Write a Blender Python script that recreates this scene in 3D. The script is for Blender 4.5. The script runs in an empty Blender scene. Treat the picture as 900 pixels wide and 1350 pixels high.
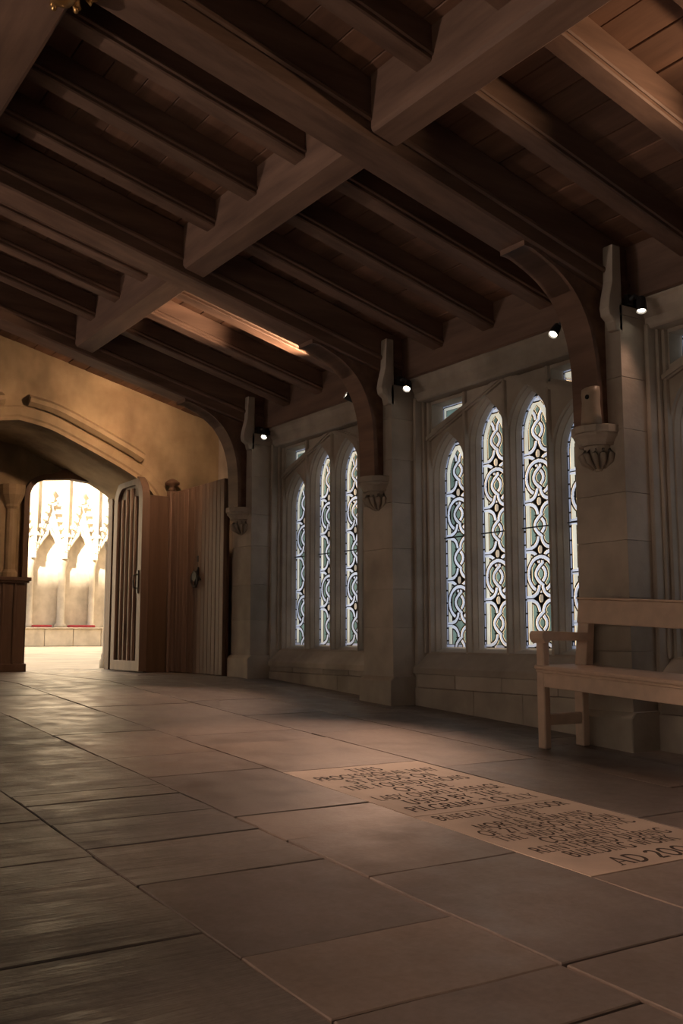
import bpy, bmesh, math, random
import numpy as np
from mathutils import Vector, Matrix
from mathutils.geometry import tessellate_polygon

# ---------------------------------------------------------------- camera, world, sun, exposure
S = 4.8                      # metres per plan unit (unit = camera to pier face)
H = 0.1905 * S               # eye height above the floor at the camera
scn = bpy.context.scene
col = scn.collection
cam_d = bpy.data.cameras.new('camera')
cam = bpy.data.objects.new('camera', cam_d)
col.objects.link(cam)
scn.camera = cam
cam_d.sensor_fit = 'VERTICAL'
cam_d.sensor_height = 36.0
cam_d.lens = 35.0
cam_d.clip_start = 0.05
cam_d.clip_end = 300
cam.location = (0, 0, H)
cam.rotation_euler = (math.radians(90 + 7.08), 0, math.radians(-33.5))

world = bpy.data.worlds.new('world')
scn.world = world
world.use_nodes = True
wbg = world.node_tree.nodes['Background']
wbg.inputs['Color'].default_value = (0.90, 0.95, 1.0, 1)
wbg.inputs['Strength'].default_value = 1.08

sun_d = bpy.data.lights.new('sun', 'SUN')
sun_d.energy = 36.0
sun_d.color = (1.0, 0.86, 0.66)
sun_d.angle = math.radians(2)
sun = bpy.data.objects.new('sun', sun_d)
col.objects.link(sun)
sun.rotation_euler = Vector((0.62, 0.6, -0.36)).to_track_quat('-Z', 'Y').to_euler()

vs = scn.view_settings
vs.view_transform = 'Standard'
vs.look = 'None'
vs.gamma = 1.0
vs.use_curve_mapping = False
vs.exposure = 0.0

WARM = (1.0, 0.66, 0.40)
ROOFC = (1.0, 0.78, 0.64)
FLOORC = (1.0, 0.61, 0.42)
random.seed(7)

# ---------------------------------------------------------------- helpers
def W(p):
    return Vector((p[0] * S, p[1] * S, p[2] * S + H))

FA, FB, ZL = -0.1905, 0.0545, -0.0875      # ramp, level landing at the door
def fz(y):
    return min(FA + FB * y, ZL)

class MB:
    """collects geometry in plan units, build() makes one mesh object"""
    def __init__(s):
        s.v, s.f = [], []
    def face(s, pts):
        n = len(s.v)
        s.v += [tuple(p) for p in pts]
        s.f.append(list(range(n, n + len(pts))))
    def hexa(s, p):          # 8 points, 0-3 bottom ring, 4-7 top ring
        n = len(s.v)
        s.v += [tuple(q) for q in p]
        for q in ((0, 3, 2, 1), (4, 5, 6, 7), (0, 1, 5, 4), (1, 2, 6, 5), (2, 3, 7, 6), (3, 0, 4, 7)):
            s.f.append([n + k for k in q])
    def box(s, x0, x1, y0, y1, z0, z1):
        s.hexa([(x0, y0, z0), (x1, y0, z0), (x1, y1, z0), (x0, y1, z0),
                (x0, y0, z1), (x1, y0, z1), (x1, y1, z1), (x0, y1, z1)])
    def slope(s, x0, x1, y0, y1, cb, ct, m=0.262):
        """box with underside z = cb - m|x-ridge| style pitch"""
        zb = lambda x, c: c - m * (x if x >= 0.2525 else 0.505 - x)
        s.hexa([(x0, y0, zb(x0, cb)), (x1, y0, zb(x1, cb)), (x1, y1, zb(x1, cb)), (x0, y1, zb(x0, cb)),
                (x0, y0, zb(x0, ct)), (x1, y0, zb(x1, ct)), (x1, y1, zb(x1, ct)), (x0, y1, zb(x0, ct))])
    def prism(s, poly, axis, a, b):
        """polygon (2D) extruded along axis from a to b"""
        def mk(q, t):
            if axis == 'x': return (t, q[0], q[1])
            if axis == 'y': return (q[0], t, q[1])
            return (q[0], q[1], t)
        n = len(s.v); k = len(poly)
        s.v += [mk(q, a) for q in poly] + [mk(q, b) for q in poly]
        tri = tessellate_polygon([[Vector((q[0], q[1], 0)) for q in poly]])
        for t in tri:
            s.f.append([n + i for i in t][::-1])
            s.f.append([n + k + i for i in t])
        for i in range(k):
            j = (i + 1) % k
            s.f.append([n + i, n + j, n + k + j, n + k + i])
    def strip(s, loopA, loopB, closed=False):
        n = len(s.v); k = len(loopA)
        s.v += [tuple(p) for p in loopA] + [tuple(p) for p in loopB]
        for i in range(k if closed else k - 1):
            j = (i + 1) % k
            s.f.append([n + i, n + j, n + k + j, n + k + i])
    def plate(s, outer, holes, mk):
        polys = [outer] + holes
        flat = [p for q in polys for p in q]
        tri = tessellate_polygon([[Vector((p[0], p[1], 0)) for p in q] for q in polys])
        n = len(s.v)
        s.v += [mk(p) for p in flat]
        for t in tri:
            s.f.append([n + i for i in t])
    def lathe(s, prof, c, seg=16, axis='z'):
        """prof list of (r, h)"""
        n = len(s.v)
        for r, h in prof:
            for k in range(seg):
                a = 2 * math.pi * k / seg
                u, v = r * math.cos(a), r * math.sin(a)
                s.v.append({'z': (c[0] + u, c[1] + v, c[2] + h), 'x': (c[0] + h, c[1] + u, c[2] + v),
                            'y': (c[0] + u, c[1] + h, c[2] + v)}[axis])
        for i in range(len(prof) - 1):
            for k in range(seg):
                l = (k + 1) % seg
                s.f.append([n + i * seg + k, n + i * seg + l, n + (i + 1) * seg + l, n + (i + 1) * seg + k])
        s.f.append([n + k for k in range(seg)][::-1])
        s.f.append([n + (len(prof) - 1) * seg + k for k in range(seg)])
    def tube(s, pts, r, seg=6):
        pts = [Vector(p) for p in pts]
        n = len(s.v); rings = len(pts)
        for i, p in enumerate(pts):
            d = (pts[min(i + 1, rings - 1)] - pts[max(i - 1, 0)]).normalized()
            up = Vector((0, 0, 1)) if abs(d.z) < 0.9 else Vector((1, 0, 0))
            a = d.cross(up).normalized(); b = d.cross(a)
            rr = r[i] if isinstance(r, (list, tuple)) else r
            for k in range(seg):
                t = 2 * math.pi * k / seg
                s.v.append(tuple(p + a * math.cos(t) * rr + b * math.sin(t) * rr))
        for i in range(rings - 1):
            for k in range(seg):
                l = (k + 1) % seg
                s.f.append([n + i * seg + k, n + i * seg + l, n + (i + 1) * seg + l, n + (i + 1) * seg + k])
        s.f.append([n + k for k in range(seg)][::-1])
        s.f.append([n + (rings - 1) * seg + k for k in range(seg)])
    def mesh(s, name, origin=(0, 0, 0), fix=True):
        me = bpy.data.meshes.new(name)
        o = W(origin)
        me.from_pydata([W(p) - o for p in s.v], [], s.f)
        if fix:
            bm = bmesh.new(); bm.from_mesh(me)
            bmesh.ops.remove_doubles(bm, verts=bm.verts, dist=1e-5)
            bmesh.ops.recalc_face_normals(bm, faces=bm.faces)
            bm.to_mesh(me); bm.free()
        me.update()
        return me
    def build(s, name, mat, parent=None, origin=(0, 0, 0), bevel=0, smooth=False, fix=True):
        """origin: plan position of the new object (children: relative to their root)"""
        me = s.mesh(name, origin, fix)
        return link(name, me, mat, parent, origin, bevel, smooth)

ROOT = {}
def link(name, me, mat, parent=None, origin=(0, 0, 0), bevel=0, smooth=False):
    o = bpy.data.objects.new(name, me)
    if mat and not me.materials: me.materials.append(mat)
    col.objects.link(o)
    w = W(origin)
    ROOT[o.name] = w
    if parent:
        o.parent = parent
        o.location = w - ROOT[parent.name]
    else:
        o.location = w
    if smooth:
        for p in me.polygons: p.use_smooth = True
    if bevel:
        b = o.modifiers.new('bevel', 'BEVEL')
        b.width = bevel; b.segments = 1; b.limit_method = 'ANGLE'; b.angle_limit = math.radians(40)
    return o

def empty(name, loc=(0, 0, 0)):
    o = bpy.data.objects.new(name, None)
    col.objects.link(o)
    o.empty_display_size = 0.1
    o.location = W(loc)
    ROOT[o.name] = W(loc)
    return o

def tag(o, label, cat, group=None):
    o['label'] = label; o['category'] = cat
    if group: o['group'] = group
    return o

def struct(o, label=None):
    o['kind'] = 'structure'
    if label: o['label'] = label
    return o

# ---------------------------------------------------------------- materials
def new_mat(name):
    m = bpy.data.materials.new(name); m.use_nodes = True
    nt = m.node_tree
    return m, nt, nt.nodes['Principled BSDF']

def N(nt, typ, **kw):
    n = nt.nodes.new(typ)
    for k, v in kw.items(): setattr(n, k, v)
    return n

def ramp(nt, fac, stops):
    r = N(nt, 'ShaderNodeValToRGB')
    e = r.color_ramp.elements
    while len(e) > 1: e.remove(e[-1])
    e[0].position, e[0].color = stops[0][0], (*stops[0][1], 1)
    for p, c in stops[1:]:
        x = e.new(p); x.color = (*c, 1)
    nt.links.new(fac, r.inputs[0])
    return r.outputs[0]

def noise(nt, scale=5, detail=4, stretch=(1, 1, 1), rough=0.55, offset=None):
    g = N(nt, 'ShaderNodeNewGeometry')
    mp = N(nt, 'ShaderNodeMapping')
    mp.inputs['Scale'].default_value = stretch
    nt.links.new(g.outputs['Position'], mp.inputs['Vector'])
    if offset is not None:
        nt.links.new(offset, mp.inputs['Location'])
    n = N(nt, 'ShaderNodeTexNoise')
    n.inputs['Scale'].default_value = scale
    n.inputs['Detail'].default_value = detail
    n.inputs['Roughness'].default_value = rough
    nt.links.new(mp.outputs[0], n.inputs['Vector'])
    return n.outputs['Fac']

def mul(nt, a, b, fac=1.0, mode='MULTIPLY'):
    m = N(nt, 'ShaderNodeMix', data_type='RGBA', blend_type=mode)
    m.inputs[0].default_value = fac
    nt.links.new(a, m.inputs[6]); nt.links.new(b, m.inputs[7])
    return m.outputs[2]

def bump(nt, bsdf, fac, strength, dist=0.01, prev=None):
    b = N(nt, 'ShaderNodeBump')
    b.inputs['Strength'].default_value = strength
    b.inputs['Distance'].default_value = dist
    nt.links.new(fac, b.inputs['Height'])
    if prev: nt.links.new(prev, b.inputs['Normal'])
    nt.links.new(b.outputs[0], bsdf.inputs['Normal'])
    return b.outputs[0]

def obj_rand(nt):
    return N(nt, 'ShaderNodeObjectInfo').outputs['Random']

def grey(t): return (t, t, t)

def stone_mat(name, dark, light, rough=0.85, vary=0.25, stains=0.62):
    m, nt, b = new_mat(name)
    c = ramp(nt, noise(nt, 3.0, 5), [(0.3, dark), (0.7, light)])
    stain = ramp(nt, noise(nt, 1.1, 4, (1, 1, 0.5)), [(0.36, grey(stains)), (0.55, grey(1.0))])
    c = mul(nt, c, stain, 0.8)
    v = ramp(nt, obj_rand(nt), [(0.0, grey(1 - vary)), (1.0, grey(1.0))])
    c = mul(nt, c, v)
    nt.links.new(c, b.inputs['Base Color'])
    b.inputs['Roughness'].default_value = rough
    p = bump(nt, b, noise(nt, 60, 3), 0.25, 0.004)
    bump(nt, b, noise(nt, 9, 4, (1, 1, 2.5)), 0.3, 0.008, p)
    return m

def wood_mat(name, dark, light, stretch, rough=0.6, scale=9, vary=0.35):
    m, nt, b = new_mat(name)
    c = ramp(nt, noise(nt, scale, 5, stretch, 0.6), [(0.3, dark), (0.72, light)])
    v = ramp(nt, obj_rand(nt), [(0.0, grey(1 - vary)), (1.0, grey(1.0))])
    c = mul(nt, c, v)
    nt.links.new(c, b.inputs['Base Color'])
    b.inputs['Roughness'].default_value = rough
    bump(nt, b, noise(nt, scale * 3, 4, stretch), 0.3, 0.004)
    return m

def plain_mat(name, c, rough=0.5, metal=0.0):
    m, nt, b = new_mat(name)
    v = ramp(nt, noise(nt, 14, 3), [(0.3, tuple(0.85 * k for k in c)), (0.7, c)])
    nt.links.new(v, b.inputs['Base Color'])
    b.inputs['Roughness'].default_value = rough
    b.inputs['Metallic'].default_value = metal
    return m

def glass_mat(name, c, vary=0.25, streak=0.25):
    """cathedral glass: diffusing, lit only by the daylight behind it"""
    m, nt, b = new_mat(name)
    out = nt.nodes['Material Output']
    base = ramp(nt, noise(nt, 16, 3, (1, 1, 0.35)), [(0.3, tuple(k * (1 - streak) for k in c)), (0.7, c)])
    v = ramp(nt, obj_rand(nt), [(0.0, grey(1 - vary)), (1.0, grey(1.0))])
    base = mul(nt, base, v)
    t = N(nt, 'ShaderNodeBsdfTranslucent')
    nt.links.new(base, t.inputs['Color'])
    g = N(nt, 'ShaderNodeBsdfGlossy'); g.inputs['Roughness'].default_value = 0.15
    mx = N(nt, 'ShaderNodeMixShader'); mx.inputs[0].default_value = 0.04
    nt.links.new(t.outputs[0], mx.inputs[1]); nt.links.new(g.outputs[0], mx.inputs[2])
    nt.links.new(mx.outputs[0], out.inputs['Surface'])
    nt.nodes.remove(b)
    return m

def emit_mat(name, c, st):
    m, nt, b = new_mat(name)
    b.inputs['Base Color'].default_value = (0.1, 0.1, 0.1, 1)
    b.inputs['Emission Color'].default_value = (*c, 1)
    b.inputs['Emission Strength'].default_value = st
    return m

def flag_mat(name, dark, light, riven):
    m, nt, b = new_mat(name)
    rnd = obj_rand(nt)
    cv = N(nt, 'ShaderNodeCombineXYZ')
    mm = N(nt, 'ShaderNodeMath', operation='MULTIPLY'); mm.inputs[1].default_value = 37.0
    nt.links.new(rnd, mm.inputs[0])
    nt.links.new(mm.outputs[0], cv.inputs[0]); nt.links.new(mm.outputs[0], cv.inputs[1])
    c = ramp(nt, noise(nt, 2.2, 5, (1, 1, 1), 0.6, cv.outputs[0]), [(0.28, dark), (0.72, light)])
    fine = ramp(nt, noise(nt, 42, 3), [(0.3, grey(0.82)), (0.7, grey(1.0))])
    c = mul(nt, c, fine)
    v = ramp(nt, rnd, [(0.0, (0.66, 0.68, 0.72)), (0.5, (0.9, 0.88, 0.87)), (1.0, (1.0, 0.96, 0.92))])
    c = mul(nt, c, v)
    nt.links.new(c, b.inputs['Base Color'])
    r = ramp(nt, noise(nt, 6, 4), [(0.3, grey(0.40 if riven else 0.36)), (0.7, grey(0.62 if riven else 0.58))])
    nt.links.new(r, b.inputs['Roughness'])
    p = bump(nt, b, noise(nt, 3.0, 6, (0.55, 4.5 if riven else 1.6, 1), 0.62, cv.outputs[0]), 0.55 if riven else 0.22, 0.022 if riven else 0.012)
    bump(nt, b, noise(nt, 70, 3), 0.22, 0.003, p)
    return m

M = {}
M['stone'] = stone_mat('limestone', (0.39, 0.338, 0.285), (0.58, 0.51, 0.435))
M['stone_end'] = stone_mat('ochre_limestone', (0.34, 0.25, 0.15), (0.50, 0.385, 0.245), vary=0.12, stains=0.35)
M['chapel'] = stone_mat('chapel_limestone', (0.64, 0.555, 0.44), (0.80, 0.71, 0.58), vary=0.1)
M['mortar'] = plain_mat('mortar', (0.085, 0.07, 0.06), 0.95)
M['flag'] = flag_mat('flagstone', (0.205, 0.174, 0.157), (0.31, 0.266, 0.240), False)
M['riven'] = flag_mat('riven_flagstone', (0.165, 0.152, 0.144), (0.24, 0.221, 0.208), True)
M['ledger'] = stone_mat('pale_ledger_stone', (0.52, 0.43, 0.36), (0.62, 0.52, 0.44), 0.7, 0.04)
M['letter'] = plain_mat('cut_letter', (0.06, 0.045, 0.038), 0.9)
OD, OL = (0.125, 0.070, 0.050), (0.27, 0.16, 0.116)
M['oak_x'] = wood_mat('oak_along_rafter', OD, OL, (0.12, 1, 1))
M['oak_y'] = wood_mat('oak_along_purlin', OD, OL, (1, 0.12, 1))
M['oak_board'] = wood_mat('oak_ceiling_board', (0.125, 0.062, 0.040), (0.26, 0.135, 0.085), (1, 0.1, 1), 0.65, 9, 0.45)
M['door_wood'] = wood_mat('door_oak', (0.12, 0.065, 0.04), (0.21, 0.125, 0.08), (1, 1, 0.1))
M['screen_wood'] = wood_mat('screen_oak', (0.15, 0.092, 0.065), (0.25, 0.16, 0.115), (1, 1, 0.08), 0.55, 9, 0.2)
M['bench'] = plain_mat('bench_paint', (0.66, 0.50, 0.39), 0.42)
M['iron'] = plain_mat('black_iron', (0.02, 0.02, 0.022), 0.5, 0.0)
M['gilt'] = plain_mat('old_gilt', (0.42, 0.24, 0.09), 0.35, 0.8)
M['lens'] = emit_mat('lamp_lens', (1.0, 0.86, 0.66), 14.0)
M['cream_plastic'] = plain_mat('cream_plastic', (0.42, 0.33, 0.25), 0.45)
M['hole'] = plain_mat('dark_hole', (0.015, 0.013, 0.012), 0.9)
M['cushion'] = plain_mat('red_cushion_cloth', (0.42, 0.05, 0.06), 0.9)
M['g_white'] = glass_mat('white_glass', (0.60, 0.68, 0.85), 0.2, 0.10)
M['g_cream'] = glass_mat('cream_glass', (0.75, 0.775, 0.70), 0.15, 0.22)
M['g_lilac'] = glass_mat('lilac_glass', (0.46, 0.51, 0.68), 0.35, 0.15)
M['g_green'] = glass_mat('green_glass', (0.205, 0.315, 0.295), 0.4, 0.32)
M['g_amber'] = glass_mat('amber_glass', (0.56, 0.50, 0.42), 0.4, 0.3)
M['g_left'] = glass_mat('warm_cream_glass', (0.25, 0.228, 0.222), 0.1, 0.15)
M['lead'] = plain_mat('lead', (0.012, 0.012, 0.013), 0.7)

# ---------------------------------------------------------------- layout constants
P = 0.503
PIERS = [1.90 - P * k for k in range(6)]      # pier centres along the right wall
PH = 0.0425                                   # pier half width
YB = -0.62                                    # back wall
YG, YR = 2.27, 2.53                           # end wall front, door recess
XL = -0.495                                   # left wall face (room is symmetric about the ridge)

# ================================================================= FLOOR
fb = MB()
pts = [(YB, fz(YB)), (1.89, ZL), (YR + 0.3, ZL)]
fb.prism([(YB - 0.05, fz(YB) - 0.06), (YB - 0.05, fz(YB) - 0.004), (1.89, ZL - 0.004), (2.58, ZL - 0.004), (2.58, ZL - 0.06)], 'x', -0.56, 1.13)
floor = struct(fb.build('floor', M['mortar']), 'stone flagged floor of the passage, sloping up to the door')

def stone(x0, x1, y0, y1, mat, g=0.0007):
    j = lambda: random.uniform(-0.0009, 0.0009)
    dz = random.uniform(-0.0002, 0.00035)
    b = MB()
    x0 += g; x1 -= g; y0 += g; y1 -= g
    c = [(x0 + j(), y0 + j()), (x1 + j(), y0 + j()), (x1 + j(), y1 + j()), (x0 + j(), y1 + j())]
    # slightly uneven long edges: mid points on the two long sides
    ring = []
    for k in range(4):
        p, q = c[k], c[(k + 1) % 4]
        ring.append(p)
        for t in (0.33, 0.66):
            ring.append((p[0] + (q[0] - p[0]) * t + j() * 0.9, p[1] + (q[1] - p[1]) * t + j() * 0.9))
    if y0 < 1.89 < y1: pass
    n = len(ring)
    bot = [(p[0], p[1], fz(p[1]) - 0.008) for p in ring]
    top = [(p[0], p[1], fz(p[1]) + dz) for p in ring]
    inn = [(p[0] + (-1 if p[0] > (x0 + x1) / 2 else 1) * 0.0006, p[1] + (-1 if p[1] > (y0 + y1) / 2 else 1) * 0.0006,
            fz(p[1]) + dz + 0.0007) for p in ring]
    b.strip(bot, top, True); b.strip(top, inn, True); b.face(inn)
    o = b.build('flagstone', mat, floor, ((x0 + x1) / 2, (y0 + y1) / 2, fz((y0 + y1) / 2)))
    return o

def course(x0, x1, ys, mat):
    for a_, b_ in zip(ys[:-1], ys[1:]):
        if a_ < 1.89 < b_ and 1.89 - a_ > 0.03 and b_ - 1.89 > 0.03:
            stone(x0, x1, a_, 1.89, mat); stone(x0, x1, 1.89, b_, mat)
        else:
            stone(x0, x1, a_, b_, mat)

def rnd_ys(a_, b_, lo=0.1, hi=0.22):
    ys = [a_]
    while ys[-1] < b_ - hi:
        ys.append(ys[-1] + random.uniform(lo, hi))
    return ys + [b_]

for x0, x1 in ((-0.53, -0.38), (-0.38, -0.24), (-0.24, -0.12), (-0.12, -0.01), (-0.01, 0.112)):
    course(x0, x1, rnd_ys(YB, YR), M['riven'])
course(0.112, 0.252, [YB, -0.4, -0.2, 0.05, 0.2, 0.36, 0.517, 0.641, 0.693, 0.814, 0.95, 1.09, 1.25, 1.4, 1.6, 1.79, 2.0, 2.2, YR], M['riven'])
course(0.252, 0.392, [YB, -0.35, -0.1, 0.12, 0.24, 0.334, 0.388, 0.474], M['flag'])
course(0.252, 0.392, [0.474, 0.614], M['flag'])
course(0.252, 0.394, [0.614, 0.711, 0.791, 0.863, 0.905, 1.075, 1.19, 1.32, 1.44, 1.56, 1.68, 1.79, 1.93, 2.11, 2.3, YR], M['riven'])
course(0.394, 0.530, [YB, -0.3, 0.0, 0.2, 0.387, 0.563, 0.671, 0.755, 0.94, 1.058, 1.24, 1.442, 1.682, 1.793, 1.99, 2.13, 2.33, YR], M['flag'])
SL0, SL1, SLM = 0.493, 0.912, 0.690           # inscribed slab, its joint
course(0.530, 0.706, [YB, -0.25, 0.05, 0.26, SL0], M['flag'])
course(0.530, 0.706, [SL1, 1.102, 1.180, 1.5, 1.66, 1.793, 1.96, 2.11, 2.34, YR], M['flag'])
course(0.706, 0.850, [YB, -0.3, 0.1, 0.33, 0.60, 0.869, 1.14, 1.33, 1.52, 1.72, 1.9, 2.1, 2.3, YR], M['flag'])
course(0.850, 0.965, [YB, -0.3, 0.15, 0.4, 0.68, 0.93, 1.08, 1.29, 1.5, 1.68, 1.9, 2.1, YR], M['flag'])
course(0.965, 1.10, [YB, 0.0, 0.3, 0.66, 0.98, 1.2, 1.45, 1.7, 1.95, 2.2, YG], M['flag'])

# ---- inscribed slab
slab = tag(empty('inscribed_slab', (0.618, 0.70, fz(0.70))), 'pale inscribed stone slab with cut roman capitals set into the flagged floor', 'floor slab')
for y0, y1 in ((SL0, SLM), (SLM, SL1)):
    b = MB(); g = 0.0006
    p = [(0.530 + g, y0 + g), (0.706 - g, y0 + g), (0.706 - g, y1 - g), (0.530 + g, y1 - g)]
    b.hexa([(q[0], q[1], fz(q[1]) - 0.008) for q in p] + [(q[0], q[1], fz(q[1]) + 0.0007) for q in p])
    b.build('slab_stone', M['ledger'], slab, (0.618, (y0 + y1) / 2, fz((y0 + y1) / 2)))

# stroke alphabet: (thick?, polyline) on a 0..w x 0..1 cell, with serifs at stem ends
def arc(cx, cy, rx, ry, a0, a1, n=9):
    return [(cx + rx * math.cos(math.radians(a0 + (a1 - a0) * k / n)), cy + ry * math.sin(math.radians(a0 + (a1 - a0) * k / n))) for k in range(n + 1)]
G = {
 'A': (0.80, [(0, [(0.05, 0), (0.40, 1)]), (1, [(0.40, 1), (0.75, 0)]), (0, [(0.18, 0.36), (0.62, 0.36)])], [(0.05, 0), (0.75, 0)]),
 'B': (0.62, [(1, [(0.12, 0), (0.12, 1)]), (1, [(0.12, 1)] + arc(0.28, 0.77, 0.24, 0.23, 90, -90) + [(0.12, 0.54)]), (1, [(0.12, 0.54)] + arc(0.30, 0.27, 0.29, 0.27, 90, -90) + [(0.12, 0)])], []),
 'C': (0.78, [(1, arc(0.46, 0.5, 0.42, 0.52, 45, 315, 14))], [(0.76, 0.86), (0.76, 0.14)]),
 'D': (0.80, [(1, [(0.12, 0), (0.12, 1)]), (1, [(0.12, 1)] + arc(0.30, 0.5, 0.44, 0.5, 90, -90, 12) + [(0.12, 0)])], []),
 'E': (0.54, [(1, [(0.12, 0), (0.12, 1)]), (0, [(0.12, 1), (0.5, 1), (0.5, 0.9)]), (0, [(0.12, 0.52), (0.42, 0.52)]), (0, [(0.12, 0), (0.52, 0), (0.52, 0.1)])], []),
 'F': (0.52, [(1, [(0.12, 0), (0.12, 1)]), (0, [(0.12, 1), (0.5, 1), (0.5, 0.9)]), (0, [(0.12, 0.52), (0.42, 0.52)])], [(0.12, 0)]),
 'G': (0.82, [(1, arc(0.46, 0.5, 0.42, 0.52, 45, 320, 14)), (1, [(0.74, 0.02), (0.74, 0.42)])], [(0.74, 0.42)]),
 'H': (0.80, [(1, [(0.12, 0), (0.12, 1)]), (1, [(0.68, 0), (0.68, 1)]), (0, [(0.12, 0.52), (0.68, 0.52)])], [(0.12, 0), (0.12, 1), (0.68, 0), (0.68, 1)]),
 'I': (0.26, [(1, [(0.13, 0), (0.13, 1)])], [(0.13, 0), (0.13, 1)]),
 'K': (0.70, [(1, [(0.12, 0), (0.12, 1)]), (0, [(0.12, 0.5), (0.58, 1)]), (1, [(0.24, 0.6), (0.68, 0)])], [(0.12, 0), (0.12, 1), (0.58, 1), (0.68, 0)]),
 'L': (0.54, [(1, [(0.12, 0), (0.12, 1)]), (0, [(0.12, 0), (0.52, 0), (0.52, 0.12)])], [(0.12, 1)]),
 'M': (0.92, [(0, [(0.08, 0), (0.18, 1)]), (1, [(0.18, 1), (0.46, 0.05)]), (0, [(0.46, 0.05), (0.74, 1)]), (1, [(0.74, 1), (0.84, 0)])], [(0.08, 0), (0.84, 0)]),
 'N': (0.80, [(0, [(0.12, 0), (0.12, 1)]), (1, [(0.12, 1), (0.68, 0)]), (0, [(0.68, 0), (0.68, 1)])], [(0.12, 0), (0.68, 1)]),
 'O': (0.92, [(1, arc(0.46, 0.5, 0.42, 0.52, 0, 360, 20))], []),
 'P': (0.58, [(1, [(0.12, 0), (0.12, 1)]), (1, [(0.12, 1)] + arc(0.28, 0.73, 0.26, 0.27, 90, -90) + [(0.12, 0.46)])], [(0.12, 0)]),
 'R': (0.68, [(1, [(0.12, 0), (0.12, 1)]), (1, [(0.12, 1)] + arc(0.28, 0.74, 0.26, 0.26, 90, -90) + [(0.12, 0.48)]), (1, [(0.3, 0.48), (0.68, 0)])], [(0.12, 0), (0.68, 0)]),
 'S': (0.54, [(1, arc(0.27, 0.75, 0.2, 0.25, 30, 250, 8) + arc(0.27, 0.26, 0.22, 0.26, 70, -150, 8))], []),
 'T': (0.70, [(1, [(0.35, 0), (0.35, 1)]), (0, [(0.03, 0.88), (0.03, 1), (0.67, 1), (0.67, 0.88)])], [(0.35, 0)]),
 'U': (0.78, [(1, [(0.12, 1), (0.12, 0.35)] + arc(0.39, 0.32, 0.27, 0.34, 180, 360, 10) + [(0.66, 1)])], [(0.12, 1), (0.66, 1)]),
 'W': (1.06, [(1, [(0.04, 1), (0.28, 0)]), (0, [(0.28, 0), (0.53, 0.95)]), (1, [(0.53, 0.95), (0.77, 0)]), (0, [(0.77, 0), (1.02, 1)])], [(0.04, 1), (1.02, 1)]),
 'Y': (0.70, [(1, [(0.03, 1), (0.35, 0.48)]), (0, [(0.67, 1), (0.35, 0.48)]), (1, [(0.35, 0.48), (0.35, 0)])], [(0.03, 1), (0.67, 1), (0.35, 0)]),
 '0': (0.74, [(1, arc(0.37, 0.5, 0.32, 0.52, 0, 360, 20))], []),
 '2': (0.58, [(1, arc(0.28, 0.74, 0.23, 0.27, 160, -40, 9) + [(0.06, 0.02)]), (1, [(0.06, 0.03), (0.54, 0.03)])], []),
 '7': (0.56, [(0, [(0.06, 0.88), (0.06, 1), (0.52, 1)]), (1, [(0.52, 1), (0.2, 0)])], []),
}
def ribbon(b, pts, w, place):
    n = len(pts)
    L, Rr = [], []
    for i in range(n):
        p0, p1 = pts[max(i - 1, 0)], pts[min(i + 1, n - 1)]
        dx, dy = p1[0] - p0[0], p1[1] - p0[1]
        l = math.hypot(dx, dy) or 1
        L.append((pts[i][0] - dy / l * w / 2, pts[i][1] + dx / l * w / 2))
        Rr.append((pts[i][0] + dy / l * w / 2, pts[i][1] - dx / l * w / 2))
    b.strip([place(q) for q in L], [place(q) for q in Rr])

def text_line(txt, yc, height, xc=0.618, track=0.13, squeeze=1.0):
    words = txt
    wid = 0
    for ch in words: wid += (0.42 if ch == ' ' else G[ch][0] + track)
    wid *= height * squeeze
    if wid > 0.152:
        squeeze *= 0.152 / wid; wid = 0.152
    b = MB()
    x = xc - wid / 2
    for ch in words:
        if ch == ' ':
            x += 0.42 * height * squeeze; continue
        gw, strokes, serifs = G[ch]
        def place(q):
            X = x + q[0] * height * squeeze; Y = yc + (q[1] - 0.5) * height
            return (X, Y, fz(Y) + 0.00085)
        for thick, pl in strokes:
            ribbon(b, pl, 0.165 if thick else 0.09, place)
        for sx, sy in serifs:
            ribbon(b, [(sx - 0.13, sy), (sx + 0.13, sy)], 0.08, place)
        x += (gw + track) * height * squeeze
    o = b.build('lettering', M['letter'], slab, (xc, yc, fz(yc)), fix=False)
    o['label'] = 'cut line reading ' + txt
    return o

top_lines = ['THIS', 'PROCESSIONAL WAY', 'STANDS ON', 'THE FOUNDATIONS', 'OF THE', 'LADY CHAPEL PASSAGE', 'USED BY THE', 'PILGRIMS TO ELY']
for k, t in enumerate(top_lines):
    text_line(t, 0.889 - k * 0.0252, 0.0175, squeeze=0.72 if len(t) > 18 else 0.84)
low_lines = ['BENEATH THIS FLOOR', 'LIE THE', 'MORTAL REMAINS', 'OF 27 PERSONS FROM', 'THE WIDER MONASTIC', 'COMMUNITY', 'REINTERRED DURING', 'BUILDING WORK']
for k, t in enumerate(low_lines):
    text_line(t, 0.6755 - k * 0.0192, 0.0150, squeeze=0.78)
text_line('AD 2000', 0.512, 0.0185, 0.625)

# ================================================================= CEILING
deck = MB()
deck.slope(0.2525, 1.20, YB - 0.05, 1.90, 0.801, 0.86)
deck.slope(-0.70, 0.2525, YB - 0.05, 1.90, 0.801, 0.86)
deck.slope(0.2525, 1.20, 1.90, YR + 0.1, 0.838, 0.86)
deck.slope(-0.70, 0.2525, 1.90, YR + 0.1, 0.838, 0.86)
ceiling = struct(deck.build('ceiling', M['oak_board']), 'low pitched dark oak roof of boards, rafters and purlins')

def mir(x): return 0.505 - x
bays = [PIERS[k] for k in range(6)]
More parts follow.
